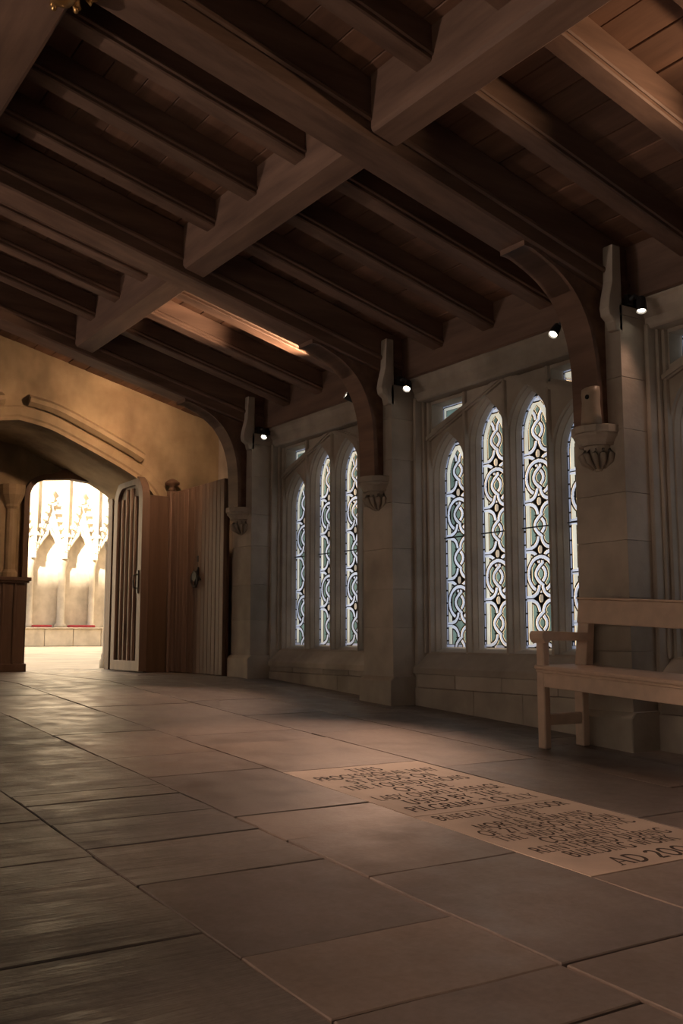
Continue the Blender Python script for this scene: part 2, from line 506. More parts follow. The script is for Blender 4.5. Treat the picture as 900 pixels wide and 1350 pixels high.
# boards: laid along the passage, one object each, for the right slope in view
edges = [0.27 + 0.0415 * k for k in range(21)]
yb = [YB] + sorted(PIERS[:5]) + [YG]
for y0, y1 in zip(yb[:-1], yb[1:]):
    if y1 < 0.3: continue
    for x0, x1 in zip(edges[:-1], edges[1:]):
        b = MB(); d = random.uniform(-0.0006, 0.0006)
        up = 0.037 if y0 > 1.85 else 0
        b.slope(x0 + 0.0004, x1 - 0.0004, y0, y1, 0.793 + d + up, 0.8005 + up)
        b.build('ceiling_board', M['oak_board'], ceiling, ((x0 + x1) / 2, (y0 + y1) / 2, 0.6), bevel=0.004)
# rafters
ry = []
for c in PIERS:
    for k in (1, 2, 3): ry.append(c + P * k / 4)
for y in ry:
    if y > 1.9: continue
    for side in (0, 1):
        if side and y < 0.2: continue
        b = MB()
        xa, xb = (0.255, 1.115) if side == 0 else (mir(1.115), mir(0.255))
        b.slope(xa, xb, y - 0.0135, y + 0.0135, 0.752, 0.794)
        # roll moulding along the lower edges
        b.slope(xa, xb, y - 0.0165, y - 0.0130, 0.757, 0.763)
        b.slope(xa, xb, y + 0.0130, y + 0.0165, 0.757, 0.763)
        b.build('rafter', M['oak_x'], ceiling, ((xa + xb) / 2, y, 0.62), bevel=0.008)
# principals with wall posts and arched braces
def curve_pts(P0, n=8):
    out = []
    for i in range(len(P0) - 1):
        a0 = P0[max(i - 1, 0)]; a1 = P0[i]; a2 = P0[i + 1]; a3 = P0[min(i + 2, len(P0) - 1)]
        for k in range(n):
            t = k / n
            q = [0.5 * ((2 * a1[d]) + (-a0[d] + a2[d]) * t + (2 * a0[d] - 5 * a1[d] + 4 * a2[d] - a3[d]) * t * t + (-a0[d] + 3 * a1[d] - 3 * a2[d] + a3[d]) * t ** 3) for d in (0, 1)]
            out.append(tuple(q))
    out.append(P0[-1])
    return out
brace_in = curve_pts([(0.852, 0.486), (0.872, 0.483), (0.920, 0.460), (0.962, 0.417), (0.982, 0.362), (0.986, 0.272)])
for c in PIERS:
    for side in (0, 1):
        m_ = (lambda x: x) if side == 0 else mir
        b = MB()
        xa, xb = sorted((m_(0.2525), m_(1.06)))
        b.slope(xa, xb, c - 0.0265, c + 0.0265, 0.716, 0.793)
        b.slope(xa, xb, c - 0.0315, c - 0.0265, 0.735, 0.744)
        b.slope(xa, xb, c + 0.0265, c + 0.0315, 0.735, 0.744)
        b.build('principal_rafter', M['oak_x'], ceiling, ((xa + xb) / 2, c, 0.55), bevel=0.02)
        if c < 0 and side: continue
        b = MB()
        poly = [(m_(p[0]), p[1]) for p in [(0.852, 0.505)] + brace_in + [(1.0, 0.272), (1.0, 0.47)]]
        b.prism(poly, 'y', c - 0.017, c + 0.017)
        # moulded inner rib
        rib = [(m_(p[0]), p[1]) for p in brace_in]
        off = []
        for i, p in enumerate(rib):
            q0, q1 = rib[max(i - 1, 0)], rib[min(i + 1, len(rib) - 1)]
            dx, dz = q1[0] - q0[0], q1[1] - q0[1]; l = math.hypot(dx, dz)
            sg = 1 if side == 0 else -1
            off.append((p[0] - sg * dz / l * -0.008, p[1] + abs(dx) / l * 0.008))
        b.prism(rib + off[::-1], 'y', c - 0.022, c + 0.022)
        b.build('arched_brace', M['oak_y'], ceiling, (m_(0.95), c, 0.4), bevel=0.006)
# purlins, one length per bay, and the ridge beam
ybay = [YB] + sorted(PIERS[:5]) + [YG]
for y0, y1 in zip(ybay[:-1], ybay[1:]):
    if y0 > 1.85: continue
    for side in (0, 1):
        m_ = (lambda x: x) if side == 0 else mir
        xa, xb = sorted((m_(0.612), m_(0.650)))
        b = MB()
        b.slope(xa, xb, y0 + 0.026, y1 - 0.026, 0.724, 0.795)
        b.build('purlin', M['oak_y'], ceiling, ((xa + xb) / 2, (y0 + y1) / 2, 0.58), bevel=0.018)
    b = MB()
    b.box(0.211, 0.294, y0, y1, 0.640, 0.715)
    b.build('ridge_beam', M['oak_y'], ceiling, (0.2525, (y0 + y1) / 2, 0.66), bevel=0.03)
# wall plates
for xa, xb in ((1.036, 1.085), (mir(1.085), mir(1.036))):
    b = MB(); b.box(xa, xb, YB, 1.955, 0.446, 0.53)
    b.build('wall_plate', M['oak_y'], ceiling, (xa, 0.8, 0.46), bevel=0.012)

# ================================================================= RIGHT WALL
b = MB()
for k, c in enumerate(PIERS[:3]):             # core behind piers, below and above windows
    b.box(1.085, 1.14, c - 0.052, c + 0.052, -0.25, 0.60)
for k in range(3):
    yc = PIERS[k] - P / 2
    b.box(1.085, 1.14, yc - 0.21, yc + 0.21, -0.25, -0.03)
    b.box(1.085, 1.14, yc - 0.21, yc + 0.21, 0.412, 0.60)
b.box(1.045, 1.14, YB, 0.391 + 0.05, -0.25, 0.60)
b.box(1.125, 1.16, 1.94, YG + 0.02, -0.25, 0.75)
b.box(1.045, 1.16, 1.935, 1.952, -0.25, 0.60)
wall_r = struct(b.build('wall_right', M['stone']), 'limestone side wall with projecting piers between the stained windows')

def courses(z0, z1, lo=0.062, hi=0.088):
    zs = [z0]
    while zs[-1] < z1 - hi: zs.append(zs[-1] + random.uniform(lo, hi))
    return zs + [z1]
for c in PIERS[:4]:
    zf = fz(c)
    pr = MB(); pr.box(1.004, 1.10, c - PH + 0.004, c + PH - 0.004, zf - 0.02, 0.432)
    pier = pr.build('pier', M['stone'], wall_r, (1.02, c, zf))
    zs = courses(zf + 0.045, 0.432)
    for z0, z1 in zip(zs[:-1], zs[1:]):
        b = MB(); b.box(1.0, 1.10, c - PH, c + PH, z0 + 0.0002, z1 - 0.0002)
        b.build('stone_block', M['stone'], pier, (1.02, c, z0), bevel=0.002)
    b = MB()                                   # plinth of the pier, with a weathered top
    b.prism([(0.992, zf - 0.015), (1.10, zf - 0.015), (1.10, zf + 0.047), (1.0, zf + 0.047), (0.992, zf + 0.040)], 'y', c - PH - 0.004, c + PH + 0.004)
    b.build('plinth', M['stone'], pier, (1.02, c, zf), bevel=0.006)
    for s_ in (-1, 1):                         # stepped jamb beside the window
        b = MB()
        y0, y1 = sorted((c + s_ * PH, c + s_ * (PH + 0.0065)))
        b.box(1.045, 1.10, y0, y1, zf, 0.412)
        y0, y1 = sorted((c + s_ * (PH + 0.0055), c + s_ * (PH + 0.0105)))
        b.box(1.060, 1.10, y0, y1, -0.03, 0.412)
        b.build('jamb_moulding', M['stone'], pier, (1.05, c, zf), bevel=0.008)
    # shaped stone bracket over the pier
    for y0 in (c - PH, c + PH - 0.016):
        b = MB()
        b.prism([(1.006, 0.512), (0.990, 0.512), (0.988, 0.462), (0.982, 0.440), (0.979, 0.424), (0.981, 0.414), (0.990, 0.408), (0.993, 0.396), (1.006, 0.396)], 'y', y0, y0 + 0.016)
        b.build('pier_bracket', M['stone'], pier, (1.0, y0, 0.40), bevel=0.006)
    # corbel under the brace: moulded top, tapering carved stop
    b = MB()
    def halfring(r, z, n=10, xo=1.0, sy=1.0):
        return [(xo - r * math.sin(math.pi * k / n), c + sy * r * math.cos(math.pi * k / n), z) for k in range(n + 1)]
    prof = [(0.0350, 0.2725), (0.0362, 0.2715), (0.0362, 0.2630), (0.0335, 0.2622), (0.0335, 0.2585), (0.0300, 0.2555), (0.0265, 0.2500), (0.0262, 0.2470), (0.0205, 0.2465), (0.0180, 0.2400), (0.0165, 0.2320), (0.0100, 0.2220), (0.0050, 0.2150)]
    rings = [halfring(r, z, 7, sy=0.96) for r, z in prof]
    for r0, r1 in zip(rings[:-1], rings[1:]): b.strip(r0, r1)
    b.face(rings[0]); b.face(rings[-1][::-1])
    cb = b.build('corbel', M['stone'], pier, (0.97, c, 0.26))
    b = MB()
    for k in range(7):                         # carved leaves round the stop
        a = math.pi * (k + 0.5) / 7
        u, v = -math.sin(a), math.cos(a)
        b.tube([(1.0 + 0.020 * u, c + 0.020 * v, 0.242), (1.0 + 0.026 * u, c + 0.025 * v, 0.235), (1.0 + 0.022 * u, c + 0.022 * v, 0.227), (1.0 + 0.010 * u, c + 0.010 * v, 0.218)], [0.002, 0.0042, 0.004, 0.0015], 6)
    b.v = [(v[0] * 1.0 + 0.003, v[1], v[2]) for v in b.v]
    b.build('carved_leaf', M['stone'], cb, (0.97, c, 0.24), smooth=True)

for k in range(3):
    yc = PIERS[k] - P / 2
    h = P / 2 - PH
    zs = [fz(yc) - 0.03, fz(yc) * 0.45 - 0.052 * 0.55, -0.062]
    for r in range(2):
        n = 3 if r == 0 else 4
        cuts = [yc - h + 2 * h * i / n + (random.uniform(-0.02, 0.02) if 0 < i < n else 0) for i in range(n + 1)]
        for y0, y1 in zip(cuts[:-1], cuts[1:]):
            b = MB(); b.box(1.043 if r == 0 else 1.046, 1.10, y0 + 0.0003, y1 - 0.0003, zs[r], zs[r + 1] - 0.0005)
            b.build('spandrel_stone', M['stone'], wall_r, (1.05, (y0 + y1) / 2, zs[r]), bevel=0.004)
    b = MB()                                   # sloping sill with a drip edge
    b.prism([(1.041, -0.064), (1.10, -0.064), (1.10, -0.028), (1.068, -0.027), (1.068, -0.030), (1.041, -0.0535)], 'y', yc - h, yc + h)
    b.build('sill', M['stone'], wall_r, (1.06, yc, -0.05), bevel=0.004)
    b = MB()                                   # moulded lintel over the window head
    b.prism([(1.052, 0.406), (1.10, 0.406), (1.10, 0.446), (1.040, 0.446), (1.040, 0.444), (1.044, 0.440), (1.044, 0.428), (1.049, 0.420), (1.049, 0.409)], 'y', yc - h, yc + h)
    b.build('lintel', M['stone'], wall_r, (1.06, yc, 0.42), bevel=0.003)

# ---------------------------------------------------------------- windows
HW, PITCH, CC = 0.0355, 0.0958, None
RISE = 0.064
RR = (HW * HW + RISE * RISE) / (2 * HW); CC = RR - HW
XG, ZB = 1.095, -0.0192
LIGHTS = [(1.5, 0.271), (0.5, 0.3125), (-0.5, 0.3125), (-1.5, 0.271)]     # offset in pitches, springing
def arch_loop(yc, d, zs, zb, n=9):
    w, R_ = HW + d, RR + d
    top = math.sqrt(R_ * R_ - CC * CC)
    a1 = math.atan2(top, CC)
    rt = [(yc - CC + R_ * math.cos(a1 * k / n), zs + R_ * math.sin(a1 * k / n)) for k in range(n + 1)]
    lf = [(2 * yc - p[0], p[1]) for p in rt[::-1][1:]]
    return [(yc + w, zb)] + rt + lf + [(yc - w, zb)]
def inset(poly, d):
    n = len(poly); cx = sum(p[0] for p in poly) / n; cz = sum(p[1] for p in poly) / n
    return [(p[0] + (cx - p[0]) * d, p[1] + (cz - p[1]) * d) for p in poly]

strut = lambda o: 0.409 - 0.069 * abs(o) / 0.195
def corner_poly(sgn):
    return [(sgn * 0.186, strut(0.186) + 0.014), (sgn * 0.186, 0.4005), (sgn * 0.101, 0.4005), (sgn * 0.101, strut(0.101) + 0.012)]

fm = MB()
XF = 1.073
outer = [(-0.2095, -0.030), (0.2095, -0.030), (0.2095, 0.412), (-0.2095, 0.412)]
DF = 0.0102
holes = []
for o, zs in LIGHTS: holes.append(arch_loop(o * PITCH, DF, zs, -0.0285))
for sg in (1, -1): holes.append(corner_poly(sg))
fm.plate(outer, holes, lambda p: (XF, p[0], p[1]))
for o, zs in LIGHTS:
    steps = [(XF, DF, -0.0285), (1.0765, 0.0086, -0.0275), (1.0772, 0.0068, -0.0272), (1.0845, 0.0036, -0.0232), (1.0853, 0.0022, -0.0228), (XG + 0.006, 0.0, ZB)]
    lp = [[(x, q[0], q[1]) for q in arch_loop(o * PITCH, d, zs, zb)] for x, d, zb in steps]
    for l0, l1 in zip(lp[:-1], lp[1:]): fm.strip(l0, l1, True)
for sg in (1, -1):
    cp = corner_poly(sg)
    fm.strip([(XF, *q) for q in cp], [(XG + 0.006, *q) for q in inset(cp, 0.10)], True)
for o in (-2, -1, 0, 1, 2):                    # mullion noses
    y = o * PITCH
    zt = strut(y) if abs(o) < 2 else 0.405
    if abs(o) == 1: zt = 0.405
    fm.prism([(XF + 0.001, y - 0.0040), (1.068, y - 0.0026), (1.066, y), (1.068, y + 0.0026), (XF + 0.001, y + 0.0040)], 'z', -0.029, zt)
for sg in (1, -1):                             # straight gable struts
    p0, p1 = (sg * 0.2, strut(0.2)), (0.0, 0.411)
    dx, dz = p1[0] - p0[0], p1[1] - p0[1]; l = math.hypot(dx, dz); nx, nz = -dz / l, dx / l
    def q(p, k): return (p[0] + nx * k, p[1] + nz * k)
    wd = 0.0058
    fm.prism([q(p0, -wd), q(p1, -wd), q(p1, wd), q(p0, wd)], 'x', 1.0685, XF + 0.001)
    wd = 0.0028
    fm.prism([q(p0, -wd), q(p1, -wd), q(p1, wd), q(p0, wd)], 'x', 1.0655, 1.0687)
frame_me = fm.mesh('window_tracery')
frame_me.materials.append(M['stone'])

# ---- leaded panels: cells of a fine grid, grouped into panes between the leads
RES = 0.00085
LD = 0.0013
def classify(ys, zs, D, node0, nodes_med, plain=False):
    """returns colour class array and pane id hint; 0 outside, 1 lead"""
    Y, Z = np.meshgrid(ys, zs)
    d = D(Y, Z)
    cls = np.zeros(Y.shape, int); sub = np.zeros(Y.shape, int)
    ins = d > 0
    cls[ins] = 5
    q_ = 0.62 if plain else 1.0
    cls[ins & (d < 0.0162 * q_)] = 1
    cls[ins & (d < 0.0148 * q_)] = 3
    cls[ins & (d < 0.0060 * q_)] = 1
    cls[ins & (d < 0.0046 * q_)] = 4
    ring = ins & (d < 0.0046 * q_)
    cls[ring & (np.abs(((Z - ZB) % 0.0212) - 0.0106) < LD)] = 1
    cls[ins & (d < 0.0009)] = 1
    if not plain:
        cls[ins & (Z < ZB + 0.0042)] = 4
        cls[ins & (np.abs(Z - ZB - 0.0048) < 0.0007)] = 1
    if plain:
        return cls, sub
    h = 0.0747
    bw = 0.0026
    field = ins & (d > 0.0046)
    core = ins & (d > 0.0148)
    bands = []                                 # (distance field, mask)
    k0 = int(np.floor((zs[0] - node0) / h)) - 1; k1 = int(np.ceil((zs[-1] - node0) / h)) + 1
    AY = np.abs(Y)
    for k in range(k0, k1 + 1):
        zn = node0 + k * h
        dz = np.abs(Z - zn)
        dd = np.abs(np.hypot(AY - 0.0210, dz - 0.0205) - 0.0172)
        bands.append((dd, core & (dz < 0.0205) & (AY < 0.0210)))
        side = np.abs(dz - 0.0033)
        bands.append((side * 1.0, field & ~core & (dz < 0.004) & (AY > 0.014)))
        t = (Z - zn - 0.0205) / (h - 0.041)
        ok = (t >= 0) & (t <= 1) & core
        w_ = -0.0036 + 0.0140 * np.sin(np.pi * np.clip(t, 0, 1))
        sl = np.cos(np.arctan(0.0140 * np.pi * np.cos(np.pi * np.clip(t, 0, 1)) / (h - 0.041)))
        bands.append((np.abs(Y - w_) * sl, ok)); bands.append((np.abs(Y + w_) * sl, ok))
        if k % 2 == 0:
            bands.append((np.abs(np.hypot(Y, Z - zn - h / 2) - 0.0262), field))
    done = np.zeros(Y.shape, bool)
    for i, (dd, mk) in enumerate(bands):
        w_ = mk & ~done & (dd < bw)
        l_ = mk & ~done & (dd >= bw) & (dd < bw + 2 * LD)
        cls[w_] = 2; sub[w_] = i + 1
        cls[l_] = 1
        done |= w_ | l_
    for k in range(k0, k1 + 1):
        zn = node0 + k * h
        r2 = (Y / 0.0044) ** 2 + ((Z - zn) / 0.0062) ** 2
        if any(abs(zn - q) < 0.01 for q in nodes_med):
            dia = core & (AY + np.abs(Z - zn) < 0.0125) & ~done
            cls[dia] = 1
            cls[dia & (r2 < 1)] = 6
    return cls, sub

MATS = {2: 'g_white', 3: 'g_cream', 4: 'g_lilac', 5: 'g_green', 6: 'g_amber'}
NAMES = {2: 'white_pane', 3: 'cream_pane', 4: 'border_pane', 5: 'green_pane', 6: 'medallion_pane'}
def cells_mesh(name, cells, ys, zs, x):
    """cells -> row runs -> quads (plan units, window local)"""
    b = MB()
    rows = {}
    for r, c in cells: rows.setdefault(r, []).append(c)
    hr = RES / 2
    for r, cs in rows.items():
        cs.sort(); a = cs[0]; p = a
        for c in cs[1:] + [10 ** 6]:
            if c != p + 1:
                b.face([(x, ys[a] - hr, zs[r] - hr), (x, ys[p] + hr, zs[r] - hr), (x, ys[p] + hr, zs[r] + hr), (x, ys[a] - hr, zs[r] + hr)])
                a = c
            p = c
    o = W((0, 0, 0))
    me = bpy.data.meshes.new(name)
    me.from_pydata([W(p) - o for p in b.v], [], b.f)
    bm = bmesh.new(); bm.from_mesh(me)
    bmesh.ops.remove_doubles(bm, verts=bm.verts, dist=1e-6)
    bmesh.ops.dissolve_limit(bm, angle_limit=0.01, verts=bm.verts, edges=bm.edges)
    bm.to_mesh(me); bm.free()
    return me

def leaded(D, y0, y1, z0, z1, node0, med, plain=False):
    ys = np.arange(y0 + RES / 2, y1, RES); zs = np.arange(z0 + RES / 2, z1, RES)
    cls, sub = classify(ys, zs, D, node0, med, plain)
    nr, nc = cls.shape
    seen = np.zeros(cls.shape, bool)
    lead, panes = [], []
    key = cls * 1000 + sub
    for r in range(nr):
        for c in range(nc):
            if seen[r, c] or cls[r, c] == 0: continue
            if cls[r, c] == 1:
                lead.append((r, c)); seen[r, c] = True; continue
            kk = key[r, c]; st = [(r, c)]; seen[r, c] = True; comp = []
            while st:
                a, q = st.pop(); comp.append((a, q))
                for da, dq in ((1, 0), (-1, 0), (0, 1), (0, -1)):
                    i, j = a + da, q + dq
                    if 0 <= i < nr and 0 <= j < nc and not seen[i, j] and key[i, j] == kk:
                        seen[i, j] = True; st.append((i, j))
            if len(comp) < 9: lead += comp
            else: panes.append((cls[r, c], comp))
    out = []
    for k, comp in panes:
        me = cells_mesh(NAMES[k], comp, ys, zs, 0.0)
        me.materials.append(M[MATS[k]])
        cy = float(np.mean([ys[q] for _, q in comp])); cz = float(np.mean([zs[r] for r, _ in comp]))
        out.append((NAMES[k], me))
    lm = cells_mesh('lead_came', lead, ys, zs, -0.0004); lm.materials.append(M['lead'])
    return out, lm

def arch_D(zs_):
    def D(Y, Z):
        side = HW - np.abs(Y)
        arc_ = RR - np.hypot(np.abs(Y) + CC, Z - zs_)
        return np.minimum(np.where(Z > zs_, arc_, side), Z - ZB + 0.0150)   # thin bottom border
    return D
def bottom_D(zs_):
    f = arch_D(zs_)
    return f
def poly_D(poly):
    def D(Y, Z):
        d = np.full(Y.shape, 1e9)
        n = len(poly)
        area = sum(poly[i][0] * poly[(i + 1) % n][1] - poly[(i + 1) % n][0] * poly[i][1] for i in range(n))
        s_ = 1 if area > 0 else -1
        for i in range(n):
            (a0, b0), (a1, b1) = poly[i], poly[(i + 1) % n]
            l = math.hypot(a1 - a0, b1 - b0)
            d = np.minimum(d, s_ * ((a1 - a0) * (Z - b0) - (b1 - b0) * (Y - a0)) / l)
        return d
    return D

PAN = {}
PAN['outer'] = leaded(arch_D(0.271), -HW, HW, ZB, 0.271 + RISE, 0.0185, [0.243, 0.093])
PAN['inner'] = leaded(arch_D(0.3125), -HW, HW, ZB, 0.3125 + RISE, 0.0565, [0.281, 0.206, 0.131, 0.0565])
for sg in (1, -1):
    cp = inset(corner_poly(sg), 0.10)
    ya, yb_ = min(p[0] for p in cp), max(p[0] for p in cp)
    PAN['corner%d' % sg] = leaded(poly_D(cp), ya, yb_, min(p[1] for p in cp), max(p[1] for p in cp), 0, [], True)

WHERE = ['window nearest the boarded side door', 'window beyond the bench', 'window beside the bench back']
for w in range(3):
    yc = PIERS[w] - P / 2 + 0.004
    win = struct(link('window_%d' % (w + 1), frame_me, M['stone'], None, (0, yc, 0)), 'four light stone traceried ' + WHERE[w])
    for i, (o, zs) in enumerate(LIGHTS):
        kind = 'outer' if i in (0, 3) else 'inner'
        panes, lm = PAN[kind]
        org = (XG, yc + o * PITCH, 0)
        lt = link('leaded_light', lm, M['lead'], win, org)
        for nm, me in panes:
            link(nm, me, None, lt, org)
        b = MB()
        b.box(XG - 0.003, XG - 0.001, org[1] - HW, org[1] + HW, 0.1655, 0.1675)
        b.build('saddle_bar', M['iron'], lt, (XG, org[1], 0.166))
    for sg in (1, -1):
        panes, lm = PAN['corner%d' % sg]
        org = (XG, yc, 0)
        lt = link('corner_light', lm, M['lead'], win, org)
        for nm, me in panes: link(nm, me, None, lt, org)

# ================================================================= LEFT WALL, BACK WALL (out of view, close the room)
b = MB()
for k, c in enumerate(PIERS[:5]):
    b.box(mir(1.14), mir(1.085), c - 0.052, c + 0.052, -0.26, 0.60)
    yc = c - P / 2
    b.box(mir(1.14), mir(1.045), yc - 0.21, yc + 0.21, -0.26, -0.03)
    b.box(mir(1.14), mir(1.045), yc - 0.21, yc + 0.21, 0.412, 0.60)
b.box(mir(1.16), mir(1.045), 1.94, YG + 0.02, -0.26, 0.60)
wall_l = struct(b.build('wall_left', M['stone']))
frame_l = frame_me.copy()
for v in frame_l.vertices: v.co.x = 0.505 * S - v.co.x
frame_l.flip_normals()
for k, c in enumerate(PIERS[:5]):
    b = MB(); b.box(mir(1.12), XL, c - PH, c + PH, fz(c) - 0.02, 0.432)
    b.build('pier', M['stone'], wall_l, (XL, c, fz(c)), bevel=0.01)
    yc = c - P / 2
    win = struct(link('window_%d' % (k + 4), frame_l, M['stone'], None, (0, yc, 0)))
    for o, zs in LIGHTS:
        b = MB(); b.face([(mir(XG), yc + q[0], q[1]) for q in arch_loop(o * PITCH, 0.001, zs, ZB)])
        b.build('leaded_light', M['g_left'], win, (mir(XG), yc, 0), fix=False)
    for sg in (1, -1):
        b = MB(); b.face([(mir(XG), yc + q[0], q[1]) for q in corner_poly(sg)])
        b.build('corner_light', M['g_left'], win, (mir(XG), yc, 0), fix=False)
b = MB(); b.box(-0.62, 1.16, YB - 0.05, YB, -0.26, 0.78)
struct(b.build('wall_back', M['stone']))

# ================================================================= END WALL with arched recess and doorway
AX, AZ = 0.618, 0.490
arch_r = curve_pts([(0.0, 0.490), (0.067, 0.478), (0.134, 0.452), (0.200, 0.423), (0.262, 0.394), (0.315, 0.362), (0.346, 0.318), (0.354, 0.275)], 4)
ar = [(AX + x, z) for x, z in arch_r]
al = [(AX - x, z) for x, z in arch_r][::-1]
arch = al[:-1] + ar                           # left spring -> apex -> right spring
hole = [(arch[0][0], ZL - 0.01)] + arch + [(arch[-1][0], ZL - 0.01)]
b = MB()
outer = [(-0.62, ZL - 0.03), (hole[0][0], ZL - 0.03)] + hole + [(hole[-1][0], ZL - 0.03), (1.16, ZL - 0.03), (1.16, 0.95), (-0.62, 0.95)]
b.plate(outer, [], lambda p: (p[0], YG, p[1]))
b.strip([(p[0], YG, p[1]) for p in hole], [(p[0], YR, p[1]) for p in hole])
# door wall at the back of the recess
DX0, DX1, DZT, DR = 0.719, 0.937, 0.398, 0.052
def door_loop(d, n=8):
    x0, x1, zt, r = DX0 - d, DX1 + d, DZT + d, DR + d
    right = [(x1 - r + r * math.cos(math.pi / 2 * k / n), zt - r * 0.9 + 0.9 * r * math.sin(math.pi / 2 * k / n)) for k in range(n + 1)]
    mid = [((x0 + x1) / 2, zt + 0.006 + d * 0.3)]
    left = [(x0 + x1 - p[0], p[1]) for p in right[::-1]]
    return [(x1, ZL - 0.002)] + right + mid + left + [(x0, ZL - 0.002)]
dl = door_loop(0.0)
b.plate([(0.255, ZL - 0.03), (0.985, ZL - 0.03), (0.985, 0.5), (0.255, 0.5)], [dl], lambda p: (p[0], YR, p[1]))
b.strip([(p[0], YR, p[1]) for p in dl], [(p[0], YR + 0.012, p[1]) for p in door_loop(0.0)])
b.plate([(-6.0, ZL - 0.03), (5.5, ZL - 0.03), (5.5, 4.0), (-6.0, 4.0)], [door_loop(0.055)], lambda p: (p[0], YR + 0.09, p[1]))
b.strip([(p[0], YR + 0.012, p[1]) for p in door_loop(0.0)], [(p[0], YR + 0.09, p[1]) for p in door_loop(0.055)])
wall_e = struct(b.build('wall_end', M['stone_end']), 'ochre stone end wall with a wide shallow arch over the doorway')
# voussoirs and hood mould, each stone a piece
def ring_pt(i, d):
    p = arch[i]; q0, q1 = arch[max(i - 1, 0)], arch[min(i + 1, len(arch) - 1)]
    dx, dz = q1[0] - q0[0], q1[1] - q0[1]; l = math.hypot(dx, dz)
    return (p[0] - dz / l * d, p[1] + dx / l * d)
nA = len(arch)
cuts = [0, 5, 10, 15, 20, 24, nA - 1 - 24, nA - 1 - 20, nA - 1 - 15, nA - 1 - 10, nA - 1 - 5, nA - 1]
cuts = sorted(set(cuts))
for i0, i1 in zip(cuts[:-1], cuts[1:]):
    idx = list(range(i0, i1 + 1))
    if len(idx) < 2: continue
    b = MB()
    prof = [(0.0, YG + 0.05), (0.0, YG + 0.006), (0.012, YG - 0.003), (0.030, YG - 0.003), (0.038, YG + 0.002)]
    for (d0, y0), (d1, y1) in zip(prof[:-1], prof[1:]):
        b.strip([(*[ring_pt(i, d0)[0]], y0, ring_pt(i, d0)[1]) for i in idx], [(*[ring_pt(i, d1)[0]], y1, ring_pt(i, d1)[1]) for i in idx])
    b.build('voussoir', M['stone_end'], wall_e, (*[arch[i0][0]], YG, arch[i0][1]), bevel=0)
apx = nA // 2
for i0, i1 in ((4, apx - 2), (apx + 1, nA - 12)):
    b = MB(); idx = list(range(i0, i1 + 1))
    prof = [(0.036, YG + 0.004), (0.036, YG - 0.010), (0.044, YG - 0.020), (0.054, YG - 0.020), (0.066, YG + 0.002)]
    loops = [[(ring_pt(i, d)[0], y, ring_pt(i, d)[1]) for i in idx] for d, y in prof]
    for l0, l1 in zip(loops[:-1], loops[1:]): b.strip(l0, l1)
    b.face([l[0] for l in loops]); b.face([l[-1] for l in loops][::-1])
    b.build('hood_mould', M['stone_end'], wall_e, (arch[i0][0], YG, arch[i0][1]))
# wooden door frame, ogee topped
b = MB()
l0, l1 = door_loop(-0.001), door_loop(0.013)
mid = len(l1) // 2
l1[mid] = ((DX0 + DX1) / 2, DZT + 0.038)
b.strip([(p[0], YR - 0.02, p[1]) for p in l0], [(p[0], YR - 0.02, p[1]) for p in l1])
b.strip([(p[0], YR - 0.02, p[1]) for p in l0], [(p[0], YR + 0.01, p[1]) for p in l0])
b.strip([(p[0], YR - 0.02, p[1]) for p in l1], [(p[0], YR + 0.01, p[1]) for p in l1])
b.build('door_frame', M['door_wood'], wall_e, (DX0, YR, ZL))
# chapel-side shaft with moulded base and cusped head
b = MB()
b.lathe([(0.016, 0), (0.016, 0.02), (0.012, 0.026), (0.013, 0.034), (0.009, 0.042), (0.009, 0.10), (0.0075, 0.112), (0.0075, 0.32), (0.012, 0.335), (0.012, 0.345)], (0.978, YR + 0.115, ZL), 12)
b.build('door_shaft', M['chapel'], wall_e, (0.945, YR + 0.115, ZL), smooth=True)
cp_ = [(0.840, 0.520), (1.02, 0.520), (1.02, 0.340), (0.974, 0.340), (0.974, 0.358), (0.968, 0.372), (0.974, 0.387), (0.964, 0.402), (0.950, 0.410), (0.945, 0.424), (0.929, 0.431), (0.921, 0.438), (0.908, 0.442), (0.903, 0.458), (0.840, 0.470)]
b = MB(); b.prism(cp_, 'y', YR + 0.092, YR + 0.112)
b.build('door_cusps', M['chapel'], wall_e, (0.95, YR + 0.1, 0.4), bevel=0.01)
# panelled pedestal and jamb pilaster left of the doorway
b = MB()
x0, x1, y1 = 0.60, 0.704, YR
b.box(x0, x1, y1 - 0.06, y1, ZL, 0.128)
b.box(x0 - 0.004, x1 + 0.008, y1 - 0.068, y1, 0.128, 0.133); b.box(x0 - 0.004, x1 + 0.012, y1 - 0.072, y1, 0.133, 0.142)
b.box(x0 - 0.004, x1 + 0.008, y1 - 0.066, y1, ZL, ZL + 0.02)
for k in range(3): b.box(x0 + 0.02 + 0.028 * k, x0 + 0.026 + 0.028 * k, y1 - 0.064, y1 - 0.058, ZL + 0.02, 0.128)
b.build('jamb_pedestal', M['door_wood'], wall_e, (x0, y1, ZL), bevel=0.006)
b = MB()
b.lathe([(0.02, 0), (0.02, 0.012), (0.014, 0.02), (0.014, 0.17), (0.018, 0.176), (0.018, 0.182), (0.03, 0.205), (0.032, 0.22), (0.032, 0.23)], (0.672, YR - 0.03, 0.142), 12)
b.box(0.60, 0.66, YR - 0.03, YR, 0.142, 0.37)
b.build('jamb_shaft', M['stone_end'], wall_e, (0.672, YR - 0.03, 0.142), bevel=0)

